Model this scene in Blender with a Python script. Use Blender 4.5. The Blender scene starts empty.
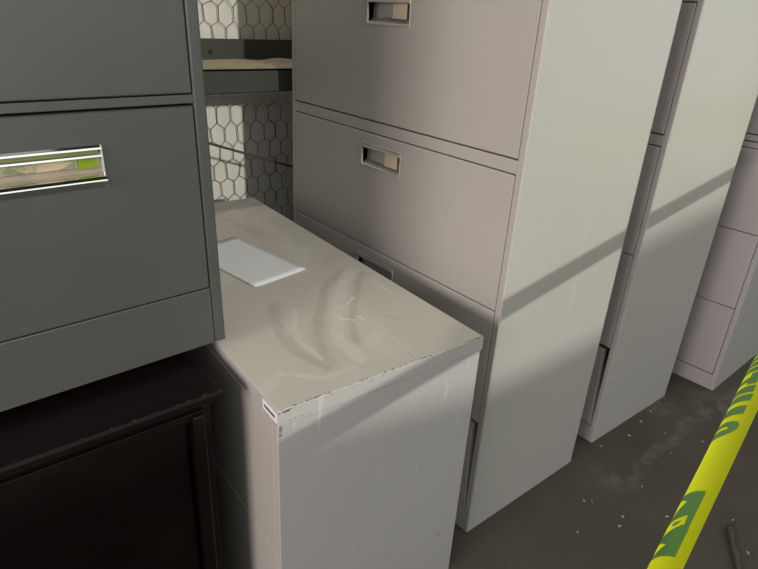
import bpy, bmesh, math, random
from mathutils import Vector, Matrix, Euler, noise
random.seed(4)
SC = bpy.context.scene
COL = SC.collection

# ------------------------------------------------------------------ camera
YAW, PITCH, ROLL = 0.86897, 0.43364, 0.05842
cy, sy, cp, sp = math.cos(YAW), math.sin(YAW), math.cos(PITCH), math.sin(PITCH)
fw = Vector((cy*cp, sy*cp, -sp)); rt = Vector((sy, -cy, 0)); up = rt.cross(fw)
rt2 = math.cos(ROLL)*rt + math.sin(ROLL)*up
up2 = -math.sin(ROLL)*rt + math.cos(ROLL)*up
cam = bpy.data.cameras.new('camera'); camo = bpy.data.objects.new('camera', cam); COL.objects.link(camo)
camo.matrix_world = Matrix(((rt2.x, up2.x, -fw.x, -0.9272), (rt2.y, up2.y, -fw.y, -0.6889), (rt2.z, up2.z, -fw.z, 1.2133), (0, 0, 0, 1)))
cam.sensor_fit = 'HORIZONTAL'; cam.sensor_width = 36; cam.lens = 36*591.23/758
cam.clip_start = 0.02; cam.clip_end = 100
SC.camera = camo

# ------------------------------------------------------------------ light
w = bpy.data.worlds.new('sky'); SC.world = w; w.use_nodes = True
bg = w.node_tree.nodes['Background']; bg.inputs[0].default_value = (0.975, 0.99, 0.985, 1); bg.inputs[1].default_value = 1.3
sun = bpy.data.lights.new('sun', 'SUN'); suno = bpy.data.objects.new('sun', sun); COL.objects.link(suno)
sun.energy = 1.5; sun.angle = math.radians(1.6); sun.color = (1.0, 0.98, 0.90)
suno.rotation_euler = Vector((0.06, 1.0, -0.29)).to_track_quat('-Z', 'Y').to_euler()
suno.location = (0, -3, 3)
ar = bpy.data.lights.new('doorway_daylight', 'AREA'); aro = bpy.data.objects.new('doorway_daylight', ar); COL.objects.link(aro)
ar.shape = 'RECTANGLE'; ar.size = 1.0; ar.size_y = 2.0; ar.energy = 126; ar.color = (1.0, 0.90, 0.86)
aro.location = (-4.4, -.75, 1.7); aro.rotation_euler = (Vector((0.3, 0.2, 0.7)) - Vector(aro.location)).to_track_quat('-Z', 'Z').to_euler()
sk = bpy.data.lights.new('roof_skylight', 'AREA'); sko = bpy.data.objects.new('roof_skylight', sk); COL.objects.link(sko)
sk.shape = 'RECTANGLE'; sk.size = 1.2; sk.size_y = .12; sk.energy = 7; sk.color = (1, .92, .84); sko.location = (.2, 1.09, 2.55)
SC.view_settings.view_transform = 'Standard'; SC.view_settings.look = 'None'
SC.view_settings.exposure = 0.0; SC.view_settings.gamma = 1.0; SC.view_settings.use_curve_mapping = False

# ------------------------------------------------------------------ material helpers
def new_mat(name):
    m = bpy.data.materials.new(name); m.use_nodes = True
    return m, m.node_tree, m.node_tree.nodes['Principled BSDF']
def nd(nt, t, **kw):
    n = nt.nodes.new(t)
    for k, v in kw.items(): setattr(n, k, v)
    return n
def coords(nt, scale=(1, 1, 1), rot=(0, 0, 0)):
    tc = nd(nt, 'ShaderNodeTexCoord'); mp = nd(nt, 'ShaderNodeMapping')
    mp.inputs['Scale'].default_value = scale; mp.inputs['Rotation'].default_value = rot
    nt.links.new(tc.outputs['Object'], mp.inputs[0]); return mp.outputs[0]
def noise_f(nt, vec, scale, detail=4, rough=.55, dist=0):
    n = nd(nt, 'ShaderNodeTexNoise'); n.inputs['Scale'].default_value = scale; n.inputs['Detail'].default_value = detail
    n.inputs['Roughness'].default_value = rough; n.inputs['Distortion'].default_value = dist
    nt.links.new(vec, n.inputs['Vector']); return n.outputs[0]
def ramp(nt, fac, stops):
    r = nd(nt, 'ShaderNodeValToRGB'); e = r.color_ramp.elements
    while len(e) < len(stops): e.new(.5)
    for i, (p, c) in enumerate(stops):
        e[i].position = p; e[i].color = (*c, 1) if len(c) == 3 else c
    nt.links.new(fac, r.inputs[0]); return r.outputs[0]
def bw(nt, fac, a, b):
    m = nd(nt, 'ShaderNodeMapRange', clamp=True); nt.links.new(fac, m.inputs[0])
    for i_, q_ in ((1, min(a, b)), (2, max(a, b)), (3, 0. if a < b else 1.), (4, 1. if a < b else 0.)): m.inputs[i_].default_value = q_
    return m.outputs[0]
def mix(nt, fac, a, b):
    m = nd(nt, 'ShaderNodeMix', data_type='RGBA')
    for s, v in ((m.inputs[0], fac), (m.inputs[6], a), (m.inputs[7], b)):
        if isinstance(v, (int, float)): s.default_value = v
        elif isinstance(v, tuple): s.default_value = (*v, 1)
        else: nt.links.new(v, s)
    return m.outputs[2]
def math_n(nt, op, a, b=None, c=None):
    m = nd(nt, 'ShaderNodeMath', operation=op)
    for i, v in enumerate((a, b, c)):
        if v is None: continue
        if isinstance(v, (int, float)): m.inputs[i].default_value = v
        else: nt.links.new(v, m.inputs[i])
    return m.outputs[0]
def bump(nt, b, h, strength, dist=.002):
    n = nd(nt, 'ShaderNodeBump'); n.inputs['Strength'].default_value = strength; n.inputs['Distance'].default_value = dist
    nt.links.new(h, n.inputs['Height']); nt.links.new(n.outputs[0], b.inputs['Normal'])
def simple(name, col, rough=.5, metal=0, var=.06, scale=30, bumpy=0):
    m, nt, b = new_mat(name); v = coords(nt)
    n = noise_f(nt, v, scale)
    c = mix(nt, n, tuple(x*(1-var) for x in col), tuple(min(1, x*(1+var)) for x in col))
    nt.links.new(c, b.inputs['Base Color']); b.inputs['Roughness'].default_value = rough; b.inputs['Metallic'].default_value = metal
    if bumpy: bump(nt, b, n, bumpy)
    return m
def paint(name, col, rough=.42, streak=.35, seed=0., dust=.12, chip=None, g0=.47, s0=.63, zs=1.3):
    """office furniture enamel: fine orange peel, faint vertical rub marks, a little dust"""
    m, nt, b = new_mat(name)
    v = coords(nt); vs = coords(nt, (55, 55, zs), (0.03+seed*.01, .05, seed)); vc = coords(nt, (1, 1, 1), (seed, seed*2, 0))
    c = mix(nt, noise_f(nt, vc, 2.2, 3), tuple(x*.955 for x in col), tuple(min(1, x*1.03) for x in col))
    st = bw(nt, noise_f(nt, vs, 1.0, 3, .55), s0, s0+.10)
    gate = bw(nt, noise_f(nt, vc, 3.1, 2), g0, g0+.12)
    f = math_n(nt, 'MULTIPLY', math_n(nt, 'MULTIPLY', st, gate), streak)
    c = mix(nt, f, c, tuple(min(1, x*1.35+.05) for x in col))
    d = bw(nt, noise_f(nt, vc, 7, 8, .7, .8), .55, .8)
    c = mix(nt, math_n(nt, 'MULTIPLY', d, dust), c, tuple(x*.8 for x in col))
    if chip:
        g = bw(nt, noise_f(nt, v, 95, 3, .6), .735, .76)
        c = mix(nt, g, c, chip)
    nt.links.new(c, b.inputs['Base Color'])
    r = math_n(nt, 'MULTIPLY_ADD', noise_f(nt, vc, 9, 4), .18, rough-.09); nt.links.new(r, b.inputs['Roughness'])
    bump(nt, b, noise_f(nt, v, 420, 2), .06, .0006)
    return m
M = {}
M['putty'] = paint('putty_enamel', (.475, .47, .43), seed=.3)
M['putty_front'] = paint('putty_fronts_warm_lit', (.47, .445, .41), rough=.38, streak=.06, seed=1.1, dust=.06)  # same putty as the sides, warm light tint put into the colour
M['putty_cool_lit'] = paint('putty_fronts_cool_lit', (.45, .425, .42), rough=.38, streak=.06, seed=2.2, dust=.05)  # same putty again, cool light tint put into the colour
M['charcoal'] = paint('charcoal_enamel', (.064, .066, .063), rough=.42, streak=.12, seed=.8, dust=.15)
M['black'] = simple('dark_interior', (.012, .012, .013), .8)
M['chrome'] = simple('chrome', (.78, .78, .76), .12, 1, .03)
M['satin'] = simple('satin_metal', (.64, .62, .57), .35, .55, .08, 60)
M['card_tan'] = simple('tan_card', (.74, .62, .44), .7, 0, .06, 25)
M['card_grey'] = simple('grey_card', (.42, .43, .40), .5, 0, .08, 30)
M['shelf_reflection'] = simple('painted_beige_reflection', (.42, .36, .28), .4, .3, .25, 40)  # beige floor reflection of the chrome trough, painted as a colour
M['paper'] = simple('white_paper', (.74, .76, .78), .75, 0, .03, 6, .04)
M['paper2'] = simple('dull_paper', (.45, .44, .38), .8, 0, .08, 8)  # duller and darker than the white sheet
M['white'] = simple('white_sticker', (.82, .82, .82), .5)
M['ink'] = simple('black_ink', (.03, .03, .035), .6)
M['yellow'] = simple('yellow_plastic_film', (.93, 1.0, .006), .35, 0, .03, 8)
_nt = M['yellow'].node_tree; _b = _nt.nodes['Principled BSDF']; _t = _nt.nodes.new('ShaderNodeBsdfTranslucent'); _t.inputs[0].default_value = (.93, 1.0, .01, 1)
_m = _nt.nodes.new('ShaderNodeMixShader'); _m.inputs[0].default_value = .72; _nt.links.new(_b.outputs[0], _m.inputs[1]); _nt.links.new(_t.outputs[0], _m.inputs[2]); _nt.links.new(_m.outputs[0], _nt.nodes['Material Output'].inputs[0])
M['green'] = simple('green_print', (.10, .32, .04), .38, 0, .08, 20)
M['steel_dark'] = simple('grey_green_steel', (.040, .043, .034), .6, 0, .2, 9, .2)
M['wire'] = simple('weathered_wire', (.10, .09, .07), .5, .5)
M['chip'] = simple('plaster_chip', (.36, .345, .31), .9, 0, .12, 80)
M['twig'] = simple('dry_wood', (.085, .068, .048), .9, 0, .3, 60, .4)
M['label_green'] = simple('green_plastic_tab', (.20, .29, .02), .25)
M['green_reflect'] = simple('painted_green_reflection', (.16, .19, .06), .3, 0, .35, 14)  # green reflection between the chrome lips, painted as a colour
M['rust'] = simple('bare_rusty_steel', (.13, .075, .045), .7, 0, .3, 90)

def s_top_mat():
    m, nt, b = new_mat('worn_cabinet_top')
    v = coords(nt); vd = coords(nt, (1, 1, 1), (0, 0, .7))
    base = mix(nt, noise_f(nt, v, 3, 4), (.50, .47, .41), (.56, .535, .475))
    tc = nd(nt, 'ShaderNodeTexCoord'); wb = nd(nt, 'ShaderNodeTexNoise'); wb.inputs['Scale'].default_value = 7; wb.inputs['Detail'].default_value = 3
    nt.links.new(tc.outputs['Object'], wb.inputs['Vector'])
    def vm(op, a_, b_=None):
        m_ = nd(nt, 'ShaderNodeVectorMath', operation=op)
        for i_, q_ in enumerate((a_, b_)):
            if q_ is None: continue
            if isinstance(q_, tuple): m_.inputs[i_].default_value = q_
            elif isinstance(q_, float): m_.inputs[3].default_value = q_
            else: nt.links.new(q_, m_.inputs[i_])
        return m_
    wob = vm('SCALE', vm('SUBTRACT', wb.outputs[1], (.5, .5, .5)).outputs[0], .035).outputs[0]
    pos = vm('MULTIPLY', vm('ADD', tc.outputs['Object'], wob).outputs[0], (1.029, 1.029, 0.)).outputs[0]
    grain = bw(nt, noise_f(nt, coords(nt, (60, 14, 1)), 1.2, 4, .6), .35, .6)
    def rub(base, pts, w_, col, k_):
        acc = None
        for A, B in zip(pts, pts[1:]):
            A3 = (A[0], A[1], 0.); d = Vector((B[0]-A[0], B[1]-A[1], 0)); L2 = d.length_squared
            pa = vm('SUBTRACT', pos, A3).outputs[0]
            h_ = vm('DOT_PRODUCT', pa, tuple(d/L2)).outputs['Value']
            cl = nd(nt, 'ShaderNodeClamp'); nt.links.new(h_, cl.inputs[0])
            sc_ = nd(nt, 'ShaderNodeVectorMath', operation='SCALE'); sc_.inputs[0].default_value = tuple(d); nt.links.new(cl.outputs[0], sc_.inputs[3])
            ln = vm('LENGTH', vm('SUBTRACT', pa, sc_.outputs[0]).outputs[0]).outputs['Value']
            acc = ln if acc is None else math_n(nt, 'MINIMUM', acc, ln)
        f_ = math_n(nt, 'MULTIPLY', math_n(nt, 'MULTIPLY', bw(nt, acc, w_, w_*.45), math_n(nt, 'MULTIPLY_ADD', grain, .5, .5)), k_)
        return mix(nt, f_, base, col)
    LT, DK = (.68, .655, .59), (.37, .345, .29)
    base = rub(base, [(.30, .32), (.27, .16), (.27, .07)], .055, LT, .30)
    base = rub(base, [(.16, .34), (.119, .217), (.116, .132), (.13, .07)], .016, DK, .55)
    base = rub(base, [(.19, .30), (.14, .18), (.14, .10)], .010, LT, .4)
    base = rub(base, [(.393, .425), (.293, .337), (.209, .231), (.165, .15), (.149, .079)], .013, DK, .55)
    base = rub(base, [(.40, .40), (.32, .31), (.24, .22), (.20, .13), (.20, .06)], .018, LT, .65)
    base = rub(base, [(.42, .385), (.33, .27), (.26, .19), (.225, .11)], .010, DK, .5)
    base = rub(base, [(.36, .92), (.38, .72), (.33, .55)], .03, LT, .25)
    base = rub(base, [(.30, .90), (.33, .72)], .014, DK, .35)
    base = rub(base, [(.285, .249), (.331, .279)], .0045, (.72, .71, .66), .9)
    base = rub(base, [(.243, .215), (.267, .187)], .0040, (.72, .71, .66), .9)
    base = rub(base, [(.28, .20), (.285, .18)], .0050, (.72, .71, .66), .8)
    base = rub(base, [(.416, .304), (.413, .268)], .0030, (.72, .71, .66), .8)
    base = rub(base, [(.335, .178), (.355, .135)], .0020, DK, .8)
    base = rub(base, [(.05, .10), (.10, .045), (.172, .042)], .010, LT, .4)
    # wiped smears: long distorted arcs in the dust
    wv = nd(nt, 'ShaderNodeTexWave'); wv.wave_type = 'BANDS'; wv.inputs['Scale'].default_value = 1.7; wv.inputs['Distortion'].default_value = 9
    wv.inputs['Detail'].default_value = 2; wv.inputs['Detail Scale'].default_value = 1.1; nt.links.new(vd, wv.inputs[0])
    sm = bw(nt, wv.outputs[1], .80, .93)
    g = bw(nt, noise_f(nt, v, 4.5, 2), .50, .60)
    base = mix(nt, math_n(nt, 'MULTIPLY', math_n(nt, 'MULTIPLY', sm, g), .50), base, (.63, .605, .54))
    sm2 = bw(nt, wv.outputs[1], .20, .05)
    g2 = bw(nt, noise_f(nt, vd, 3.7, 2), .52, .60)
    base = mix(nt, math_n(nt, 'MULTIPLY', math_n(nt, 'MULTIPLY', sm2, g2), .35), base, (.41, .385, .33))
    # short scuffs
    sc = bw(nt, noise_f(nt, coords(nt, (38, 5, 1), (0, 0, .9)), 1.6, 3, .6, .6), .715, .75)
    base = mix(nt, math_n(nt, 'MULTIPLY', sc, .5), base, (.22, .19, .15))
    sc = bw(nt, noise_f(nt, coords(nt, (6, 44, 1), (0, 0, -.5)), 1.5, 3, .6, .6), .73, .76)
    base = mix(nt, math_n(nt, 'MULTIPLY', sc, .45), base, (.63, .62, .57))
    nt.links.new(base, b.inputs['Base Color'])
    nt.links.new(math_n(nt, 'MULTIPLY_ADD', noise_f(nt, v, 6, 5), .3, .36), b.inputs['Roughness'])
    return m
M['s_top'] = s_top_mat()

def mahogany():
    m, nt, b = new_mat('dark_mahogany')
    g = noise_f(nt, coords(nt, (2, 30, 30)), 2.0, 6, .6, .4)
    c = mix(nt, g, (.0025, .0014, .0014), (.006, .003, .003))
    d = bw(nt, noise_f(nt, coords(nt), 6, 6, .65), .5, .85)
    c = mix(nt, math_n(nt, 'MULTIPLY', d, .3), c, (.022, .016, .014))
    nt.links.new(c, b.inputs['Base Color']); b.inputs['Roughness'].default_value = .42; b.inputs['Specular IOR Level'].default_value = .2
    return m
M['wood'] = mahogany()

def concrete():
    m, nt, b = new_mat('grimy_concrete')
    v = coords(nt)
    c = mix(nt, noise_f(nt, v, 3.2, 8, .66, .3), (.044, .038, .029), (.112, .100, .078))
    st = bw(nt, noise_f(nt, v, 5.5, 8, .68, .6), .56, .78)
    c = mix(nt, math_n(nt, 'MULTIPLY', st, .10), c, (.12, .107, .088))
    # dried water trail running off past the cabinets
    tc = nd(nt, 'ShaderNodeTexCoord'); sx = nd(nt, 'ShaderNodeSeparateXYZ'); nt.links.new(tc.outputs['Object'], sx.inputs[0])
    wob = math_n(nt, 'MULTIPLY_ADD', noise_f(nt, v, 5, 3), .10, -.05)
    yy = math_n(nt, 'ABSOLUTE', math_n(nt, 'ADD', math_n(nt, 'ADD', sx.outputs[1], .135), wob))
    line = bw(nt, yy, .028, .012)
    xg = bw(nt, sx.outputs[0], .50, .60)
    br = bw(nt, noise_f(nt, v, 14, 5, .7), .42, .58)
    f = math_n(nt, 'MULTIPLY', math_n(nt, 'MULTIPLY', math_n(nt, 'MULTIPLY', line, xg), br), .55)
    c = mix(nt, f, c, (.16, .147, .125))
    for (px, py, r) in ((.52, -.13, .075), (1.15, -.13, .12), (.98, .02, .10), (.95, -.60, .12)):
        dx = math_n(nt, 'POWER', math_n(nt, 'ADD', sx.outputs[0], -px), 2); dy = math_n(nt, 'POWER', math_n(nt, 'ADD', sx.outputs[1], -py), 2)
        dd = math_n(nt, 'ADD', math_n(nt, 'SQRT', math_n(nt, 'ADD', dx, dy)), math_n(nt, 'MULTIPLY', wob, 1.3))
        f = math_n(nt, 'MULTIPLY', math_n(nt, 'MULTIPLY', bw(nt, dd, r, r*.55), br), .6)
        c = mix(nt, f, c, (.15, .138, .118))
    sp = bw(nt, noise_f(nt, v, 90, 2), .70, .76)
    c = mix(nt, math_n(nt, 'MULTIPLY', sp, .35), c, (.16, .15, .13))
    nt.links.new(c, b.inputs['Base Color']); b.inputs['Roughness'].default_value = .8; b.inputs['Specular IOR Level'].default_value = .2
    bump(nt, b, noise_f(nt, v, 40, 8, .7), .35, .004)
    return m
M['concrete'] = concrete()

def facing():
    m, nt, b = new_mat('insulation_facing')
    v = coords(nt)
    c = mix(nt, noise_f(nt, v, 5, 5), (.62, .60, .53), (.78, .77, .70))
    st = bw(nt, noise_f(nt, coords(nt, (60, 60, 2)), 1.3, 4, .6), .60, .74)
    c = mix(nt, math_n(nt, 'MULTIPLY', st, .45), c, (.36, .33, .27))
    nt.links.new(c, b.inputs['Base Color']); b.inputs['Roughness'].default_value = .45
    bump(nt, b, noise_f(nt, coords(nt, (45, 45, 5)), 1.5, 4), .5, .006)
    return m
M['facing'] = facing()
def dustm():
    m, nt, b = new_mat('tan_dust')
    v = coords(nt)
    c = mix(nt, noise_f(nt, v, 14, 6, .65), (.19, .145, .095), (.40, .33, .235))
    nt.links.new(c, b.inputs['Base Color']); b.inputs['Roughness'].default_value = .95
    bump(nt, b, noise_f(nt, v, 60, 5), .6, .003)
    return m
M['dust'] = dustm()
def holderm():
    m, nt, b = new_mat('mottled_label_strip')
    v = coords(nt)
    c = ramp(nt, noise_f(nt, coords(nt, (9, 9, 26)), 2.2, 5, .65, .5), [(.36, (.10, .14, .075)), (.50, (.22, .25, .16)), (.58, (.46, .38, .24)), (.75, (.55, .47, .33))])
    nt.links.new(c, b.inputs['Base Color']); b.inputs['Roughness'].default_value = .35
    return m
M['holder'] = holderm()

# ------------------------------------------------------------------ geometry helpers
def add_box(bm, lo, hi, bev=0, seg=2, mi=0):
    vs = [bm.verts.new((x, y, z)) for x in (lo[0], hi[0]) for y in (lo[1], hi[1]) for z in (lo[2], hi[2])]
    fs = [bm.faces.new([vs[i] for i in q]) for q in ((0, 1, 3, 2), (4, 6, 7, 5), (0, 4, 5, 1), (2, 3, 7, 6), (0, 2, 6, 4), (1, 5, 7, 3))]
    for f in fs: f.material_index = mi
    if bev:
        es = list({e for f in fs for e in f.edges})
        bmesh.ops.bevel(bm, geom=es, offset=bev, segments=seg, affect='EDGES', profile=.5, material=-1)
def link(name, bm, mats, parent=None, smooth=False):
    bmesh.ops.recalc_face_normals(bm, faces=bm.faces)
    me = bpy.data.meshes.new(name); bm.to_mesh(me); bm.free()
    for mm in (mats if isinstance(mats, (list, tuple)) else [mats]): me.materials.append(mm)
    if smooth:
        for p in me.polygons: p.use_smooth = True
    o = bpy.data.objects.new(name, me); COL.objects.link(o)
    if parent: o.parent = parent
    return o
def box(name, lo, hi, mat, parent=None, bev=.0015):
    bm = bmesh.new(); add_box(bm, lo, hi, bev); return link(name, bm, mat, parent)
def thing(name, label, cat, loc=(0, 0, 0), rot=(0, 0, 0), group=None):
    o = bpy.data.objects.new(name, None); COL.objects.link(o); o.location = loc; o.rotation_euler = rot
    o.empty_display_size = .1; o['label'] = label; o['category'] = cat
    if group: o['group'] = group
    return o
def tag(o, label, cat, group=None, kind=None):
    o['label'] = label; o['category'] = cat
    if group: o['group'] = group
    if kind: o['kind'] = kind
    return o
def struct(o): o['kind'] = 'structure'; return o
def tube(bm, pts, r, n=8, caps=True, radii=None):
    rings = []
    for i, p in enumerate(pts):
        p = Vector(p); a = Vector(pts[max(i-1, 0)]); b = Vector(pts[min(i+1, len(pts)-1)]); d = (b-a).normalized()
        s = d.cross(Vector((0, 0, 1)) if abs(d.z) < .9 else Vector((1, 0, 0))).normalized(); t = s.cross(d)
        rr = radii[i] if radii else r
        rings.append([bm.verts.new(p + rr*(math.cos(k*2*math.pi/n)*s + math.sin(k*2*math.pi/n)*t)) for k in range(n)])
    for a, b in zip(rings, rings[1:]):
        for k in range(n): bm.faces.new((a[k], a[(k+1) % n], b[(k+1) % n], b[k]))
    if caps: bm.faces.new(rings[0]); bm.faces.new(rings[-1])

# ------------------------------------------------------------------ structure
bm = bmesh.new(); add_box(bm, (-6, -5, -.1), (6, 1.45, 0)); struct(link('floor', bm, M['concrete']))
bm = bmesh.new(); add_box(bm, (-6, -1.3, 2.6), (6, 1.45, 2.7)); struct(link('added_ceiling', bm, M['steel_dark']))  # added out of view to cut the overhead sky light
# insulated back wall: pleated vinyl facing
bm = bmesh.new(); nx, nz = 460, 30; V = []
for i in range(nx+1):
    x = -3.5 + 8*i/nx; row = []
    for j in range(nz+1):
        z = 3.2*j/nz
        y = 1.210 + .007*noise.noise(Vector((x*14, 0, z*1.1))) + .003*noise.noise(Vector((x*45, 3, z*3)))
        row.append(bm.verts.new((x, y, z)))
    V.append(row)
for i in range(nx):
    for j in range(nz): bm.faces.new((V[i][j], V[i+1][j], V[i+1][j+1], V[i][j+1]))
r = bmesh.ops.extrude_face_region(bm, geom=bm.faces[:])
for v_ in [g for g in r['geom'] if isinstance(g, bmesh.types.BMVert)]: v_.co.y = 1.4
struct(link('wall_back', bm, M['facing'], smooth=False))
bm = bmesh.new(); add_box(bm, (-2.4, .35, 0), (-2.25, 1.4, 2.6)); struct(link('added_wall_left', bm, M['concrete']))  # unseen, added to close off side light behind the charcoal cabinet
bm = bmesh.new(); add_box(bm, (3.2, .35, 0), (3.35, 1.4, 2.6)); struct(link('added_wall_right', bm, M['concrete']))  # unseen, added to close off side light behind the tall row
bm = bmesh.new(); add_box(bm, (-5.7, -5, 0), (-5.5, .35, 2.9)); struct(link('added_wall_far_left', bm, M['concrete']))  # unseen, added to hold back low sky light from the left
# added unseen wall, its stepped top shaped to shade the lower cabinets
prof = [(-6, 1.60), (-.80, 1.60), (-.30, 1.51), (-.24, 1.46), (.30, 1.455), (.32, 1.695), (1.3, 1.77), (6, 1.77)]
bm = bmesh.new()
a = [bm.verts.new((x, -3.5, z)) for x, z in prof] + [bm.verts.new((6, -3.5, 0)), bm.verts.new((-6, -3.5, 0))]
b = [bm.verts.new((v_.co.x, -3.65, v_.co.z)) for v_ in a]
bm.faces.new(a); bm.faces.new(b[::-1])
for i in range(len(a)): bm.faces.new((a[i], b[i], b[(i+1) % len(a)], a[(i+1) % len(a)]))
struct(link('added_shade_wall', bm, M['concrete']))
# Z-section steel girt on the wall
bm = bmesh.new()
for lo, hi in (((-3.5, 1.172, 1.040), (4.5, 1.178, 1.107)), ((-3.5, .93, 1.036), (4.5, 1.178, 1.042)), ((-3.5, .93, .978), (4.5, .936, 1.042)), ((-3.5, .936, .978), (4.5, .955, .983))):
    add_box(bm, lo, hi, .001, 1)
g = struct(link('trim_1', bm, M['steel_dark']))
bm = bmesh.new(); tube(bm, [(-.095, 1.174, 1.068), (-.095, 1.166, 1.068)], .006, 8); link('bolt_hole', bm, M['black'], g)  # black disc painted as the dark of a small hole in the flange
# dust lying on the girt
bm = bmesh.new(); V = []
for i in range(161):
    x = -1.2 + 2.4*i/160; row = []
    for j in range(13):
        y = .938 + .232*j/12
        e = min(j, 12-j)/3; h = .009*min(1, e)*(.5 + .9*max(0, noise.noise(Vector((x*7, y*9, 1))) + .45)) + .007*max(0, (j-8)/4)*(.5+noise.noise(Vector((x*11, 0, 4))))
        row.append(bm.verts.new((x, y, 1.0421 + max(0, h))))
    V.append(row)
for i in range(160):
    for j in range(12): bm.faces.new((V[i][j], V[i+1][j], V[i+1][j+1], V[i][j+1]))
tag(link('dust', bm, M['dust'], smooth=True), 'thick tan dust lying along the ledge of the dark steel wall beam', 'dust', kind='stuff')
# sag rod crossing in front of the wall
bm = bmesh.new(); tube(bm, [(-2.0, .97, 1.4705), (1.9, .97, .086)], .0038, 8); struct(link('trim_2', bm, M['wire']))

# chicken wire
bm = bmesh.new(); WX, RH = .0475, .062
def J(i, j, k):
    random.seed(i*7919 + j*104729 + k*13); return random.uniform(-.0035, .0035)
def hv(i, j, k):  # hex centre column i row j ; k = 0 top, 1 bottom vertex
    cx = i*WX + (WX/2 if j % 2 else 0); cz = j*RH
    return (cx, cz)
seen = {}
def P(x, z):
    key = (round(x*1000), round(z*1000))
    if key not in seen:
        random.seed(key[0]*7919 + key[1]*104729)
        seen[key] = Vector((x + random.uniform(-.0035, .0035), 1.199 + random.uniform(-.003, .002), z + random.uniform(-.005, .005)))
    return key, seen[key]
edges = set()
for j in range(int(.35/RH), int(2.2/RH)):
    for i in range(-16, 17):
        cx, cz = hv(i, j, 0); hh = .018
        pts = [P(cx, cz+RH/2+hh/2), P(cx+WX/2, cz+RH/2-hh/2), P(cx+WX/2, cz-RH/2+hh/2), P(cx, cz-RH/2-hh/2), P(cx-WX/2, cz-RH/2+hh/2), P(cx-WX/2, cz+RH/2-hh/2)]
        for a_, b_ in zip(pts, pts[1:]+pts[:1]):
            e = tuple(sorted((a_[0], b_[0])))
            if e in edges: continue
            edges.add(e); vert = abs(a_[1].x-b_[1].x) < .012
            tube(bm, [a_[1], b_[1]], .0014 if vert else .0009, 4, False)
random.seed(9)
struct(link('trim_3', bm, M['wire']))
bm = bmesh.new(); add_box(bm, (-3.5, 1.192, .905), (4.5, 1.197, .935), .001, 1); struct(link('trim_4', bm, M['facing']))

# ------------------------------------------------------------------ cabinets
def slab_with_hole(bm, x0, x1, y0, y1, z0, z1, hole, bev=.0016, skew=None):
    """drawer front lying in x0 (outer) .. x1; optional rectangular hole (ya, yb, za, zb)"""
    if not hole:
        add_box(bm, (x0, y0, z0), (x1, y1, z1), bev, 2); return
    ya, yb, za, zb = hole
    def ring(x, ins): return [bm.verts.new((x, y, z)) for y, z in ((y0+ins, z0+ins), (y1-ins, z0+ins), (y1-ins, z1-ins), (y0+ins, z1-ins))]
    def hr(x): return [bm.verts.new((x, y, z)) for y, z in ((ya, za), (yb, za), (yb, zb), (ya, zb))]
    o0, o1, o2 = ring(x0, bev), ring(x0+bev, 0), ring(x1, 0); h0, h1 = hr(x0), hr(x1)
    for A, B in ((o0, o1), (o1, o2), (h0, o0), (o2, h1), (h1, h0)):
        for k in range(4): bm.faces.new((A[k], A[(k+1) % 4], B[(k+1) % 4], B[k]))

def cup_handle(parent, ya, yb, za, zb, x0, closed=False):
    """recessed finger cup with a card holder, front flush with x0"""
    bm = bmesh.new(); t = .002; dp = .017
    # frame bezel
    for lo, hi in (((x0-.001, ya-.002, zb-.001), (x0+.004, yb+.002, zb+.0015)), ((x0-.001, ya-.002, za-.003), (x0+.004, yb+.002, za+.002)),
                   ((x0-.001, ya-.002, za), (x0+.004, ya+.0005, zb)), ((x0-.001, yb-.0005, za), (x0+.004, yb+.002, zb))):
        add_box(bm, lo, hi, .0007, 1)
    # cup walls and sloping floor
    def q(*p): bm.faces.new([bm.verts.new(v_) for v_ in p])
    q((x0+dp, ya, za+.006), (x0+dp, yb, za+.006), (x0+dp, yb, zb), (x0+dp, ya, zb))
    q((x0, ya, za), (x0, yb, za), (x0+dp, yb, za+.012), (x0+dp, ya, za+.012))
    q((x0, ya, zb), (x0+dp, ya, zb), (x0+dp, yb, zb), (x0, yb, zb))
    q((x0, ya, za), (x0+dp, ya, za), (x0+dp, ya, zb), (x0, ya, zb))
    q((x0, yb, za), (x0, yb, zb), (x0+dp, yb, zb), (x0+dp, yb, za))
    add_box(bm, (x0-.002, ya, zb-.010), (x0+.005, yb, zb-.003), .001, 1)
    h = link('handle', bm, M['satin'], parent)
    w_ = yb-ya
    if closed: return h
    box('card_holder', (x0+.008, ya+w_*.40, za+.014), (x0+.012, ya+w_*.72, zb-.011), M['card_grey'], h, .0005)
    box('name_card', (x0+.004, ya+w_*.10, za+.012), (x0+.006, ya+w_*.42, zb-.011), M['card_tan'], h, .0004)
    return h

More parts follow.
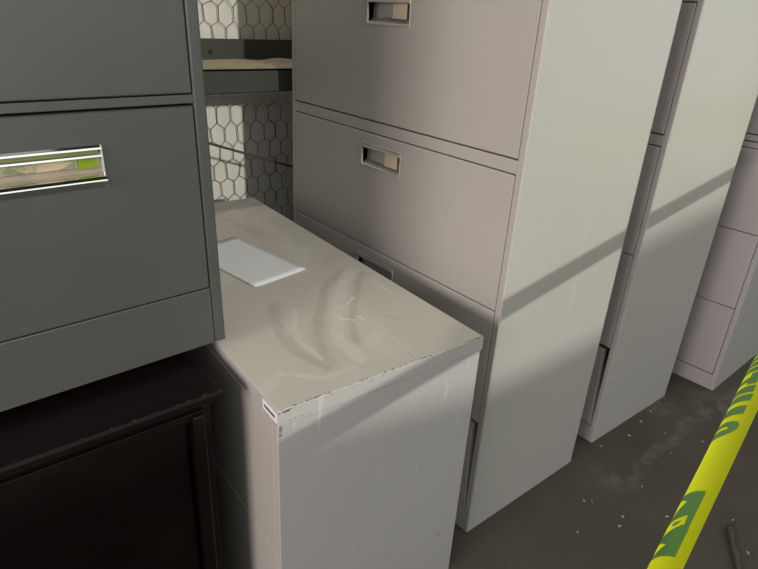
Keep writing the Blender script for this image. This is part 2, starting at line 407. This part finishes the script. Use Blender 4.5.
def tall_cabinet(name, label, loc, yaw, W_, H, drawers, rails, fr, front, side, ajar=True, handles=(), cups=(.358, .506), dz=(.029, .083)):
    D_ = .457
    t = thing(name, label, 'filing cabinet', loc, (0, 0, yaw), 'tall putty lateral filing cabinets in a row')
    bm = bmesh.new()
    add_box(bm, (.022, .004, .003), (D_-.004, W_-.004, H-.004), 0)      # core
    link('core', bm, M['black'], t)
    bm = bmesh.new()
    add_box(bm, (0.002, 0, 0), (D_, .002, H), .0003, 1)                # near side skin
    add_box(bm, (0.002, W_-.002, 0), (D_, W_, H), .0003, 1)
    add_box(bm, (D_-.001, 0, 0), (D_+.001, W_, H), 0)
    add_box(bm, (0, 0, H-.03), (D_, W_, H), .002, 2)
    link('side_panels', bm, side, t)
    bm = bmesh.new()
    add_box(bm, (0, .0005, 0), (.02, fr, H-.03), .0018, 3); add_box(bm, (0, W_-fr, 0), (.02, W_-.0005, H-.03), .0018, 3)
    z0 = drawers[0][0]
    add_box(bm, (0, fr, 0), (.02, W_-fr, z0-.003), .001, 1)
    for a_, b_ in rails: add_box(bm, (0.0005, fr-.001, a_+.0015), (.02, W_-fr+.001, b_-.0018), .0012, 2)
    link('frame', bm, front, t)
    for i, (za, zb) in enumerate(drawers):
        g = .0016; bm = bmesh.new(); hole = None
        if i in handles: hole = (cups[0], cups[1], zb-dz[1], zb-dz[0])
        y0, y1 = fr+g, W_-fr-g
        if i == 0 and ajar:
            slab_with_hole(bm, 0.0, .019, y0, y1, za+.0015, zb-.013, hole)
            for v_ in bm.verts:                       # bottom drawer hangs skewed: gap opens upward at the near side
                v_.co.y += .017*max(0, (v_.co.z-za)/(zb-za)) if v_.co.y < .3 else 0
        else:
            slab_with_hole(bm, 0.0, .019, y0, y1, za+.0013, zb-.0013, hole)
        d = link('drawer', bm, front, t)
        if hole: cup_handle(d, *hole, 0.0, closed=(i == 1))
    return t

dr = [(.058, .340), (.340, .6376), (.6376, .9368), (.9668, 1.2689), (1.2989, 1.60)]
rl = [(.9368, .9668), (1.2689, 1.2989)]
tall_cabinet('lateral_filing_cabinet', 'tall putty filing cabinet standing right behind the low cabinet with the white paper', (0, 0, 0), 0, .845, 1.64, dr, rl, .0166, M['putty_front'], M['putty'], handles=(1, 2, 3))
rl2 = [(.9368, .9668)]
tall_cabinet('lateral_filing_cabinet', 'tall putty filing cabinet in the middle of the row, its bottom drawer hanging skewed', (.5889, .0126, 0), -.01466, .845, 1.64, dr, rl, .0166, M['putty_cool_lit'], M['putty'], handles=(1, 2, 3))
k = [(.0627, .3319), (.3319, .6023), (.6023, .8729), (.9160, 1.19), (1.233, 1.51)]
tall_cabinet('lateral_filing_cabinet', 'tall putty filing cabinet farthest right, standing behind the yellow tape', (1.2311, -.0836, 0), .0307, .845, 1.55, k, [(.8729, .8940), (.8940, .9160), (1.19, 1.233)], .0166, M['putty_cool_lit'], M['putty'], ajar=False, handles=(1, 2, 3))

# low two-drawer cabinet
SW, SD, SH = 1.0343, .4459, .6489
t = thing('low_filing_cabinet', 'low two-drawer putty filing cabinet with a scuffed top carrying a white paper', 'filing cabinet', (-.5621, -.0352, 0), (0, 0, -.04705))
M['s_end'] = paint('putty_enamel_scuffed', (.455, .45, .435), streak=.8, seed=1.7, dust=.14, g0=.44, s0=.60, zs=7)
bm = bmesh.new(); add_box(bm, (.022, .006, .003), (SD-.01, SW-.006, SH-.034), 0); link('core', bm, M['black'], t)
bm = bmesh.new()
add_box(bm, (.001, .002, 0), (SD-.004, .0042, SH-.03), .0003, 1); add_box(bm, (.001, SW-.004, 0), (SD-.004, SW-.002, SH-.03), .0005, 1); add_box(bm, (SD-.006, .003, 0), (SD-.004, SW-.003, SH-.03), 0)
link('side_panels', bm, M['s_end'], t)
bm = bmesh.new(); add_box(bm, (0, 0, SH-.031), (SD, SW, SH), .0016, 2)
for f in bm.faces: f.material_index = 0 if f.calc_center_median().z > SH-.0004 else 1
top = link('cabinet_top', bm, [M['s_top'], M['s_end']], t); top['label'] = 'scuffed dusty top'
# chipped enamel along the front edges of the top
bm = bmesh.new(); random.seed(21)
def flake(c, u, v_, r):
    n = random.randint(5, 8); pts = [bm.verts.new(Vector(c) + u*math.cos(2*math.pi*q/n)*r*random.uniform(.6, 2.2) + v_*math.sin(2*math.pi*q/n)*r*random.uniform(.3, .8)) for q in range(n)]
    f = bm.faces.new(pts); r_ = bmesh.ops.extrude_face_region(bm, geom=[f])
    nn = u.cross(v_)
    for g_ in r_['geom']:
        if isinstance(g_, bmesh.types.BMVert): g_.co += nn*.0004
X, Y, Z = Vector((1, 0, 0)), Vector((0, 1, 0)), Vector((0, 0, 1))
for _ in range(46):
    x = random.choice([random.uniform(0, .1), random.uniform(0, SD), random.uniform(.2, .3), random.uniform(SD-.03, SD)])
    flake((x, .0012, SH+.0001), X, Y, random.uniform(.0008, .0022))
for _ in range(24):
    flake((random.uniform(0, .03) if random.random() < .5 else random.uniform(0, SD), -.0003, SH-random.uniform(.002, .006)), X, Z, random.uniform(.0007, .0018))
for z in (.620, .6155, .611, .606, .601): flake((.004, -.0003, z), X, Z, random.uniform(.0012, .0024))
for x in (.02, .03, .042, .055): flake((x, -.0003, SH-.024), X, Z, .0011)
flake((.39, .0015, .15), X*.8+Z*.6, Z*.8-X*.6, .003); flake((.05, .0015, .16), X, Z, .002)
for _ in range(14): flake((random.uniform(SD-.05, SD), .002, SH+.0001), X, Y, random.uniform(.001, .002))
ch = link('paint_chips', bm, M['rust'], top); ch['label'] = 'brown chipped spots along the edges'; ch['kind'] = 'stuff'
bm = bmesh.new(); add_box(bm, (0, .0025, 0), (.02, .018, SH-.032), .0018, 2); add_box(bm, (0, SW-.018, 0), (.02, SW-.002, SH-.032), .0018, 2); add_box(bm, (0, .018, 0), (.02, SW-.018, .042), .001, 1)
link('frame', bm, M['putty_front'], t)
for za, zb in ((.045, .328), (.332, .6160)):
    bm = bmesh.new(); hole = (.457, .607, zb-.083, zb-.029); slab_with_hole(bm, .0, .019, .0195, SW-.0195, za, zb, hole)
    d = link('drawer', bm, M['putty_front'], t); cup_handle(d, *hole, 0.0)
st = box('asset_sticker', (-.0006, .004, SH-.0255), (0.0002, .052, SH-.0065), M['white'], t, .0001); st['label'] = 'white barcode sticker near the corner'
bm = bmesh.new(); y = .010; random.seed(3)
while y < .046:
    w_ = random.choice((.0006, .001, .0016)); add_box(bm, (-.0009, y, SH-.0185), (-.0004, y+w_, SH-.0135)); y += w_+random.choice((.0005, .0009))
link('barcode', bm, M['ink'], st)

# paper sheets on the low cabinet
def sheet(name, pts, z, mat, lift, label, cat):
    bm = bmesh.new(); n = 12; V = []
    a_, b_, c_, d_ = [Vector((*p, 0)) for p in pts]
    for i in range(n+1):
        row = []
        for j in range(n+1):
            u, v_ = i/n, j/n; p = (a_*(1-u)+b_*u)*(1-v_) + (d_*(1-u)+c_*u)*v_
            row.append(bm.verts.new((p.x, p.y, z + lift*(max(0, u-.75)*4)**2*(.4+.6*v_) + lift*.5*(max(0, .2-v_)*5)**2)))
        V.append(row)
    for i in range(n):
        for j in range(n): bm.faces.new((V[i][j], V[i+1][j], V[i+1][j+1], V[i][j+1]))
    r_ = bmesh.ops.extrude_face_region(bm, geom=bm.faces[:])
    for g_ in r_['geom']:
        if isinstance(g_, bmesh.types.BMVert): g_.co.z += .0006
    return tag(link(name, bm, mat, smooth=True), label, cat)
sheet('paper_sheet', [(-0.3817, 0.3724), (-0.2359, 0.3967), (-0.2806, 0.6767), (-0.4264, 0.6524)], SH+.0020, M['paper'], .0010, 'blank white sheet of paper lying on the low filing cabinet', 'paper')
sheet('folded_paper', [(-0.3681, 0.3705), (-0.2345, 0.4006), (-0.2787, 0.6728), (-0.4128, 0.6514)], SH+.0006, M['paper2'], .0006, 'dull backing sheet peeking out under the edge of the white paper', 'paper')

# dark desk pedestal / credenza
t = thing('credenza', 'dark mahogany credenza with a moulded top carrying the charcoal cabinet', 'credenza', (-.605, .060, 0), (0, 0, .004))
ZK = .6503
bm = bmesh.new(); prof = [(0, -.008), (.0, -.013), (.006, -.019), (.014, -.024), (.016, -.031)]
L_, DP = 1.55, .60
rings = []
for ins, dz in [(.004, 0), (0, -.004)] + prof[0:]:
    rings.append([bm.verts.new(p) for p in ((-L_+ins, ins, ZK+dz), (-ins, ins, ZK+dz), (-ins, DP-ins, ZK+dz), (-L_+ins, DP-ins, ZK+dz))])
bm.faces.new(rings[0]); bm.faces.new(rings[-1][::-1])
for A, B in zip(rings, rings[1:]):
    for q in range(4): bm.faces.new((A[q], A[(q+1) % 4], B[(q+1) % 4], B[q]))
link('top', bm, M['wood'], t)
bm = bmesh.new(); random.seed(5)
for x in (-.004, -.012, -.031, -.034, -.052, -.058, -.075, -.11, -.14, -.17, -.21):
    flake((x, .0042 if x < -.02 else .003, ZK+.0001), X, Y, random.uniform(.0006, .0017))
n_ = link('nicks', bm, M['twig'], t); n_['kind'] = 'stuff'; n_['label'] = 'small pale nicks on the front edge'
bm = bmesh.new(); add_box(bm, (-L_+.012, .037, .0), (-.010, DP-.02, ZK-.0305), .002); link('body', bm, M['wood'], t)
bm = bmesh.new(); add_box(bm, (-.052, .004, .0), (-.032, .040, ZK-.036), .004, 3); link('corner_post', bm, M['wood'], t)
bm = bmesh.new(); add_box(bm, (-L_+.032, .004, .0), (-L_+.052, .040, ZK-.036), .004, 3); link('corner_post', bm, M['wood'], t)
bm = bmesh.new(); add_box(bm, (-L_+.03, .012, ZK-.046), (-.03, .038, ZK-.032), .0006, 1); link('apron', bm, M['wood'], t)
bm = bmesh.new(); add_box(bm, (-.80+.002, .022, .05), (-.058, .038, ZK-.049), .003, 2); link('panel', bm, M['wood'], t)
bm = bmesh.new(); add_box(bm, (-L_+.058, .022, .05), (-.80-.002, .038, ZK-.049), .003, 2); link('panel', bm, M['wood'], t)

# charcoal cabinet standing on the credenza
RX, RY, RZ = -.0282, -.00288, .0388
t = thing('charcoal_filing_cabinet', 'charcoal filing cabinet with long chrome drawer handle on top of dark credenza', 'filing cabinet', (-.5428, .18148, .66622), (RX, RY, RZ))
WD, HD, DD, FR = .914, 1.35, .457, .0198
bm = bmesh.new(); add_box(bm, (-WD+.004, .022, .003), (-.004, DD-.004, HD-.004), 0); link('core', bm, M['black'], t)
bm = bmesh.new()
add_box(bm, (-.0012, .001, 0), (0, DD, HD), .0005, 1); add_box(bm, (-WD, .001, 0), (-WD+.0012, DD, HD), .0005, 1); add_box(bm, (-WD, DD-.001, 0), (0, DD+.0005, HD), 0); add_box(bm, (-WD, 0, HD-.03), (0, DD, HD), .002, 2); add_box(bm, (-WD, .001, 0), (0, DD, .002))
link('side_panels', bm, M['charcoal'], t)
bm = bmesh.new()
add_box(bm, (-FR, 0, 0), (0, .02, HD-.03), .0032, 3); add_box(bm, (-WD, 0, 0), (-WD+FR, .02, HD-.03), .0032, 3)
dz = [(.1056, .4056), (.4204, .7204), (.7352, 1.0352), (1.05, 1.315)]
for a_, b_ in ((.4056, .4204), (.7204, .7352), (1.0352, 1.05)): add_box(bm, (-WD+FR-.001, .0005, a_+.0015), (-FR+.001, .02, b_-.001), .001, 2)
link('frame', bm, M['charcoal'], t)
bm = bmesh.new(); add_box(bm, (-WD+FR+.001, .0, 0), (-FR-.001, .02, .1048), .0012, 2); link('base_panel', bm, M['charcoal'], t)
def dark_drawer(za, zb):
    xa, xb = -WD+FR+.0018, -FR-.0018; ha, hb = zb-.1034, zb-.0458; hx0, hx1 = -WD+.1618, -.1618
    bm = bmesh.new()
    slab_with_hole(bm, 0, .019, xa, xb, za+.001, zb-.0022, (hx0, hx1, ha, hb), .0016)
    for v_ in bm.verts: v_.co = Vector((v_.co.y, v_.co.x, v_.co.z))
    d = link('drawer', bm, M['charcoal'], t)
    # chrome pull: profile in (y, z) extruded along x
    def extr(prof, x0, x1, mat, name, par, smooth=False):
        bm = bmesh.new(); A = [bm.verts.new((x0, y, z)) for y, z in prof]; B = [bm.verts.new((x1, y, z)) for y, z in prof]
        for q in range(len(prof)-1): bm.faces.new((A[q], A[q+1], B[q+1], B[q]))
        if prof[0] == prof[-1]: pass
        return link(name, bm, mat, par, smooth)
    top_ = [(.004, hb), (-.0012, hb-.0002), (-.0045, hb-.003), (-.0055, hb-.0055), (-.001, hb-.0065), (-.001, hb-.0105), (-.0045, hb-.013), (-.005, hb-.0155), (-.002, hb-.017), (.012, hb-.017)]
    h = extr(top_, hx0, hx1, M['chrome'], 'handle', d); h['label'] = 'long chrome handle'
    low = [(-.003, ha+.0165), (-.0085, ha+.0152), (-.012, ha+.0118), (-.0125, ha+.0100), (-.0115, ha+.008), (-.004, ha+.0004), (.004, ha-.0005)]
    extr([(.0125, ha+.027), (.004, ha+.0195), (-.003, ha+.0165)], hx0, hx1, M['shelf_reflection'], 'shelf', h)  # chrome slope, the reflected floor put into its colour
    extr(low, hx0, hx1, M['chrome'], 'lower_lip', h)
    box('back_plate', (hx0, .012, ha), (hx1, .015, hb), M['satin'], h, 0)
    bm = bmesh.new(); add_box(bm, (hx1-.001, -.004, ha), (hx1+.0012, .015, hb), .0004, 1); link('end_cap', bm, M['satin'], h)
    bm = bmesh.new(); add_box(bm, (hx0-.0012, -.004, ha), (hx0+.001, .015, hb), .0004, 1); link('end_cap', bm, M['satin'], h)
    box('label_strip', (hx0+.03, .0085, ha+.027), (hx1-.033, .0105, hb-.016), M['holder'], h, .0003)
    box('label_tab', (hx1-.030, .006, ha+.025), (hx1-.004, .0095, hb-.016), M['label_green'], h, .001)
    box('reflection_strip', (hx0+.004, -.0022, hb-.0112), (hx1-.004, -.0005, hb-.0062), M['green_reflect'], h, .0003)  # added strip coloured as the green reflection between the lips
for za, zb in dz: dark_drawer(za, zb)

# ------------------------------------------------------------------ caution tape
ts = thing('caution_tape', 'bright yellow tape with green lettering stretched in front of the cabinets', 'tape')
def tp(x, t_):
    """point on the tape: x along, t_ across in metres from the upper edge (0) round the curl (.076)"""
    c = math.radians(1000); p0 = math.radians(24 - 11.3*max(-.6, min(.4, x)))
    y = (math.sin(p0+c*t_) - math.sin(p0))/c; z = -(math.cos(p0) - math.cos(p0+c*t_))/c
    return Vector((x, .1765*x - .5018 + y, .1107*x + .8238 + z))
bm = bmesh.new(); NX, NT = 150, 26; V = []
for i in range(NX+1):
    x = -1.55 + 3.9*i/NX; V.append([bm.verts.new(tp(x, .076*j/NT)) for j in range(NT+1)])
for i in range(NX):
    for j in range(NT): bm.faces.new((V[i][j], V[i+1][j], V[i+1][j+1], V[i][j+1]))
film = link('film', bm, M['yellow'], ts, True)
def print_poly(P_, mat, off, name):
    """a printed shape: convex outline in (x along, t across), wrapped on the film"""
    bm = bmesh.new(); bm.faces.new([bm.verts.new((a_, b_, 0)) for a_, b_ in P_])
    for q in range(1, 32):
        bmesh.ops.bisect_plane(bm, geom=bm.verts[:]+bm.edges[:]+bm.faces[:], plane_co=(0, .0024*q, 0), plane_no=(0, 1, 0))
    for v_ in bm.verts:
        x, t_ = v_.co.x, v_.co.y; p = tp(x, t_); n = (tp(x+.001, t_)-p).cross(tp(x, t_+.0005)-p).normalized()
        if n.z < 0 and t_ < .05 or n.y < 0 and t_ >= .05: n = -n
        v_.co = p + n*off
    return link(name, bm, mat, ts)
def sl(t_): return .30*(t_-.015)
def stem(a_, b_, lo, hi=.074, name='printed_letter'):
    o = print_poly([(a_+sl(lo), lo), (b_+sl(lo), lo), (b_+sl(hi), hi), (a_+sl(hi), hi)], M['green'], .0004, name); return o
def inside(p, P_):
    c = False
    for i in range(len(P_)):
        (x0, y0), (x1, y1) = P_[i-1], P_[i]
        if (y0 > p[1]) != (y1 > p[1]) and p[0] < (x1-x0)*(p[1]-y0)/(y1-y0)+x0: c = not c
    return c
def print_cut(outline, holes, islands, name, st=.0007):
    """printed shape with see-through cut-outs, as a fine patchwork wrapped on the film"""
    bm = bmesh.new(); vv = {}
    def V_(i, j):
        if (i, j) not in vv:
            x, t_ = i*st, j*st; p = tp(x, t_); n = (tp(x+.001, t_)-p).cross(tp(x, t_+.0005)-p).normalized()
            if n.z < 0 and t_ < .05 or n.y < 0 and t_ >= .05: n = -n
            vv[i, j] = bm.verts.new(p + n*.0004)
        return vv[i, j]
    xs = [p[0] for p in outline]; ys = [p[1] for p in outline]
    for i in range(int(min(xs)/st)-1, int(max(xs)/st)+1):
        for j in range(int(min(ys)/st)-1, int(max(ys)/st)+1):
            c = ((i+.5)*st, (j+.5)*st)
            if inside(c, outline) and (not any(inside(c, h) for h in holes) or any(inside(c, h) for h in islands)):
                bm.faces.new((V_(i, j), V_(i+1, j), V_(i+1, j+1), V_(i, j+1)))
    return link(name, bm, M['green'], ts)
print_cut([(-.449, .0117), (-.3505, .013), (-.338, .060), (-.338, .074), (-.438, .074), (-.438, .060)],
          [[(-.3606, .0327), (-.3486, .0488), (-.352, .062), (-.378, .062), (-.3748, .0494)], [(-.3878, .0205), (-.4021, .0197), (-.4059, .0472), (-.402, .060), (-.390, .060), (-.3874, .0402)],
           [(-.4272, .0321), (-.4176, .0471), (-.4176, .062), (-.440, .062), (-.4358, .050)]],
          [[(-.3934, .0268), (-.3975, .028), (-.3990, .0343), (-.3965, .0395), (-.3926, .0384)]], 'printed_emblem')
# letters, only their outer halves face the viewer
print_cut([(-.2075, .036), (-.2100, .0290), (-.2130, .0225), (-.2166, .0168), (-.2195, .0143), (-.2238, .0130), (-.2290, .0126), (-.2335, .0135), (-.2392, .0175), (-.2414, .0260), (-.2405, .036), (-.228, .074), (-.193, .074)],
          [[(-.2285, .0275), (-.2245, .0262), (-.2215, .0300), (-.205, .074), (-.211, .074), (-.2255, .034)]], [], 'printed_letter')
stem(-.2002, -.1801, .0145); stem(-.1690, -.1518, .0140); stem(-.1475, -.1295, .0160)
o = stem(-.1255, -.0925, .0175, .033); q = stem(-.1175, -.1045, .033); q.parent = o; q.name = 'stroke'
stem(-.0885, -.0745, .0185); stem(-.0705, -.0560, .0185); stem(-.0520, -.0375, .0185)
stem(-.0330, -.0185, .0185); stem(-.0140, .0020, .0185)

for px, z1 in ((-1.55, 1.0), (2.35, 1.3)):
    bm = bmesh.new(); yb = -.5736 + .18*(px+.4155) + .02
    tube(bm, [(px, yb, 0), (px, yb, z1)], .014, 12); struct(link('trim_5' if px < 0 else 'trim_6', bm, M['steel_dark']))

# ------------------------------------------------------------------ debris on the floor
CL = ['pale chip on the floor close by the middle of the middle tall cabinet base', 'pale chip on the floor near the back corner of the middle tall cabinet',
      'pale oval chip on the floor a finger away from the middle tall cabinet side', 'pale chip between the middle tall cabinet and the tape, beyond the water trail',
      'small pale chip lying on the pale dried water trail', 'pale chip lying right at the front corner of the middle tall cabinet',
      'thin white sliver, longest of the floor scraps, before the nearest tall cabinet', 'small pale crumb just left of the thin white sliver',
      'largest pale chip on the open floor between thin sliver and tape', 'pale chip just below the largest chip on the open floor',
      'pale chip seen against the left edge of the tape, beside its green block', 'pale chip against the left edge of the tape, beside its letters',
      'pale chip on the floor at the rough patch where the water trail begins', 'pale chip nearest to the low cabinet at the lower edge of the photo',
      'pale chip on the floor right of the tape, just behind the tip of the stick', 'pale chip on the floor to the right of the stick']
spots = [(.726, -.039), (.913, -.012), (.829, -.023), (.839, -.102), (.757, -.164), (.60, -.015), (.370, -.132), (.352, -.118), (.389, -.215), (.352, -.228), (.49, -.288), (.9, -.198), (.541, -.187), (.241, -.172), (.63, -.404), (.545, -.476)]
random.seed(12)
for i, (x, y) in enumerate(spots):
    bm = bmesh.new(); n = 6; r0 = random.uniform(.0022, .0042); an = random.uniform(0, 3)
    el = 3.6 if i == 6 else random.uniform(1, 1.8)
    if i in (0, 2, 8): r0 = .0045
    ring0 = []
    for q in range(n):
        a_ = 2*math.pi*q/n; px, py = math.cos(a_)*r0*el*random.uniform(.7, 1.1), math.sin(a_)*r0*random.uniform(.6, 1)*(.5 if i == 6 else 1)
        ring0.append((x + px*math.cos(an) - py*math.sin(an), y + px*math.sin(an) + py*math.cos(an)))
    A = [bm.verts.new((a_, b_, 0.0)) for a_, b_ in ring0]; B = [bm.verts.new((x+(a_-x)*.7, y+(b_-y)*.7, r0*.55)) for a_, b_ in ring0]
    bm.faces.new(A[::-1]); bm.faces.new(B)
    for q in range(n): bm.faces.new((A[q], A[(q+1) % n], B[(q+1) % n], B[q]))
    tag(link('debris_chip', bm, M['chip']), CL[i], 'debris', 'pale chips scattered on the floor')
bm = bmesh.new(); pts = []; rr = []
for q in range(9):
    u = q/8; pts.append((.585-.17*u + .003*math.sin(q*2), -.410-.105*u, .008)); rr.append(.0062*(1 + .25*math.sin(q*1.9)) * (1.25 if q == 0 else 1))
tube(bm, pts, .007, 8, True, rr)
tag(link('stick', bm, M['twig'], smooth=True), 'short brown stick lying on the floor to the right of the tape', 'stick')
